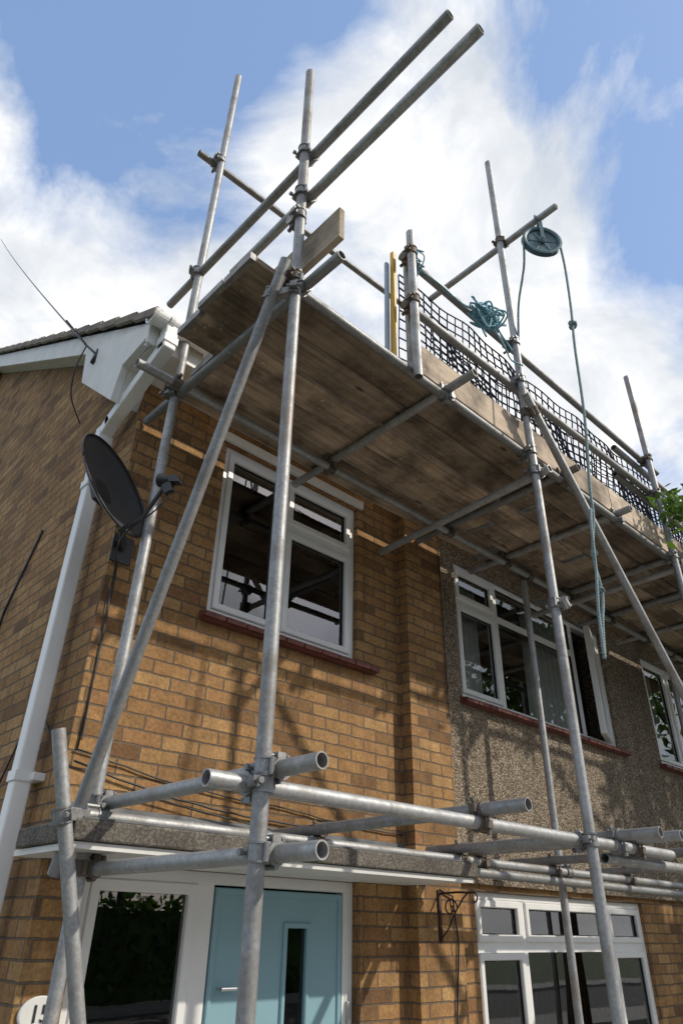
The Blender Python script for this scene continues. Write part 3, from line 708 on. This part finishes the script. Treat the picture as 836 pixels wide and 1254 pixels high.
for i in range(300):
    t=random.random()**.7; p=bp[int(t*(len(bp)-1))]; cc.append(tuple(p+Vector((random.gauss(0,.08),random.gauss(0,.08),random.gauss(0,.09)))))
leaves('branch_leaves',cc,B,.055)

# ================================================================== GROUND
def sheet(name,x0,x1,y0,y1,z,mat): return mk(name,[(x0,y0,z),(x1,y0,z),(x1,y1,z),(x0,y1,z)],[(0,1,2,3)],mat)
sheet('ground',-600,600,-600,600,0,simple('grass_ground',(.06,.09,.03),.95,0,.3,1.5,.5,20))
sheet('driveway',-3.5,7,-7,-.0,.004,simple('concrete_paving',(.33,.31,.28),.9,0,.15,2,.3,40))
box('pavement',-60,60,-9,-7,-.1,.10,simple('paving_slabs',(.26,.255,.245),.9,0,.15,2,.3,40))
sheet('road',-60,60,-15,-9,.004,simple('asphalt',(.05,.05,.052),.9,0,.2,4,.5,120))
box('far_pavement',-60,60,-16.8,-15,-.1,.10,bpy.data.materials['paving_slabs'])

# ================================================================== LIGHT
el=math.radians(37); azx=math.radians(36)
sd_=Vector((math.sin(azx)*math.cos(el),-math.cos(azx)*math.cos(el),math.sin(el)))
L=bpy.data.lights.new('sun','SUN'); L.energy=3.5; L.angle=math.radians(.9); L.color=(1,.92,.79); lo=bpy.data.objects.new('sun',L); COL.objects.link(lo)
lo.rotation_euler=sd_.to_track_quat('Z','Y').to_euler()
w=bpy.data.worlds.new('World'); S.world=w; w.use_nodes=True; t=w.node_tree; bg=t.nodes['Background']; bg.inputs[1].default_value=1.0
class WN(N):
    def __init__(s,t): s.t=t
W=WN(t)
sk=W.n('ShaderNodeTexSky'); sk.sky_type='NISHITA'; sk.sun_disc=False; sk.sun_elevation=el; sk.sun_rotation=math.pi-azx; sk.air_density=1.0; sk.dust_density=1.5; sk.ozone_density=1.2
skc=W.n('ShaderNodeVectorMath',operation='SCALE'); W.l(sk.outputs[0],skc.inputs[0]); skc.inputs['Scale'].default_value=.15
blue=W.mix(.42,skc.outputs[0],(.42,.66,1.15))
tc=W.n('ShaderNodeTexCoord'); g=tc.outputs['Generated']
n1=W.noise(W.mapv(g,(1,1,1.25),(3.1,1.7,.4)),2.6,12,.60,.35)[0]
n2=W.noise(W.mapv(g,(1,1,1.6),(7.3,2.2,5)),4.2,10,.58,.4)[0]
dens=n1
def bias(d,c0,amt):
    global dens
    vd=W.n('ShaderNodeVectorMath',operation='DOT_PRODUCT'); W.l(g,vd.inputs[0]); vd.inputs[1].default_value=d
    mr=W.n('ShaderNodeMapRange'); mr.interpolation_type='SMOOTHSTEP'; W.l(vd.outputs['Value'],mr.inputs[0]); mr.inputs[1].default_value=c0; mr.inputs[2].default_value=1.0; mr.inputs[3].default_value=0; mr.inputs[4].default_value=amt
    dens=W.math('ADD',dens,mr.outputs[0])
bias((.106,.528,.842),.972,-.20); bias((.185,.365,.912),.985,-.14); bias((.55,.02,.83),.955,-.22); bias((.70,.15,.70),.985,-.10)
bias((.40,.40,.82),.94,.16); bias((.2,.78,.6),.93,.16); bias((-.08,.62,.78),.985,.22); bias((.75,.4,.5),.92,.16)
cm=W.ramp(dens,[(.40,(0,0,0)),(.47,(.45,.45,.45)),(.56,(1,1,1))])
cc=W.ramp(n2,[(.34,(.68,.73,.80)),(.50,(.93,.95,.98)),(.62,(1.15,1.15,1.13))])
fin=W.mix(cm,blue,cc); W.l(fin,bg.inputs[0])

# ================================================================== CAMERA
f,th,ro,al=850,*map(math.radians,(31.1,1.1,47.15))
h=Vector((math.cos(al),math.sin(al),0));r=Vector((math.sin(al),-math.cos(al),0));u=Vector((0,0,1))
F=h*math.cos(th)+u*math.sin(th);U=-h*math.sin(th)+u*math.cos(th)
R2=r*math.cos(ro)+U*math.sin(ro);U2=-r*math.sin(ro)+U*math.cos(ro)
cd=bpy.data.cameras.new('camera'); co=bpy.data.objects.new('camera',cd); COL.objects.link(co)
M=Matrix((R2,U2,-F)).transposed().to_4x4(); M.translation=Vector((-1.36,-3.3,1.85)); co.matrix_world=M
cd.sensor_fit='VERTICAL'; cd.sensor_height=36; cd.sensor_width=24; cd.lens=f/1254*36; cd.clip_end=2000; cd.clip_start=.05
S.camera=co
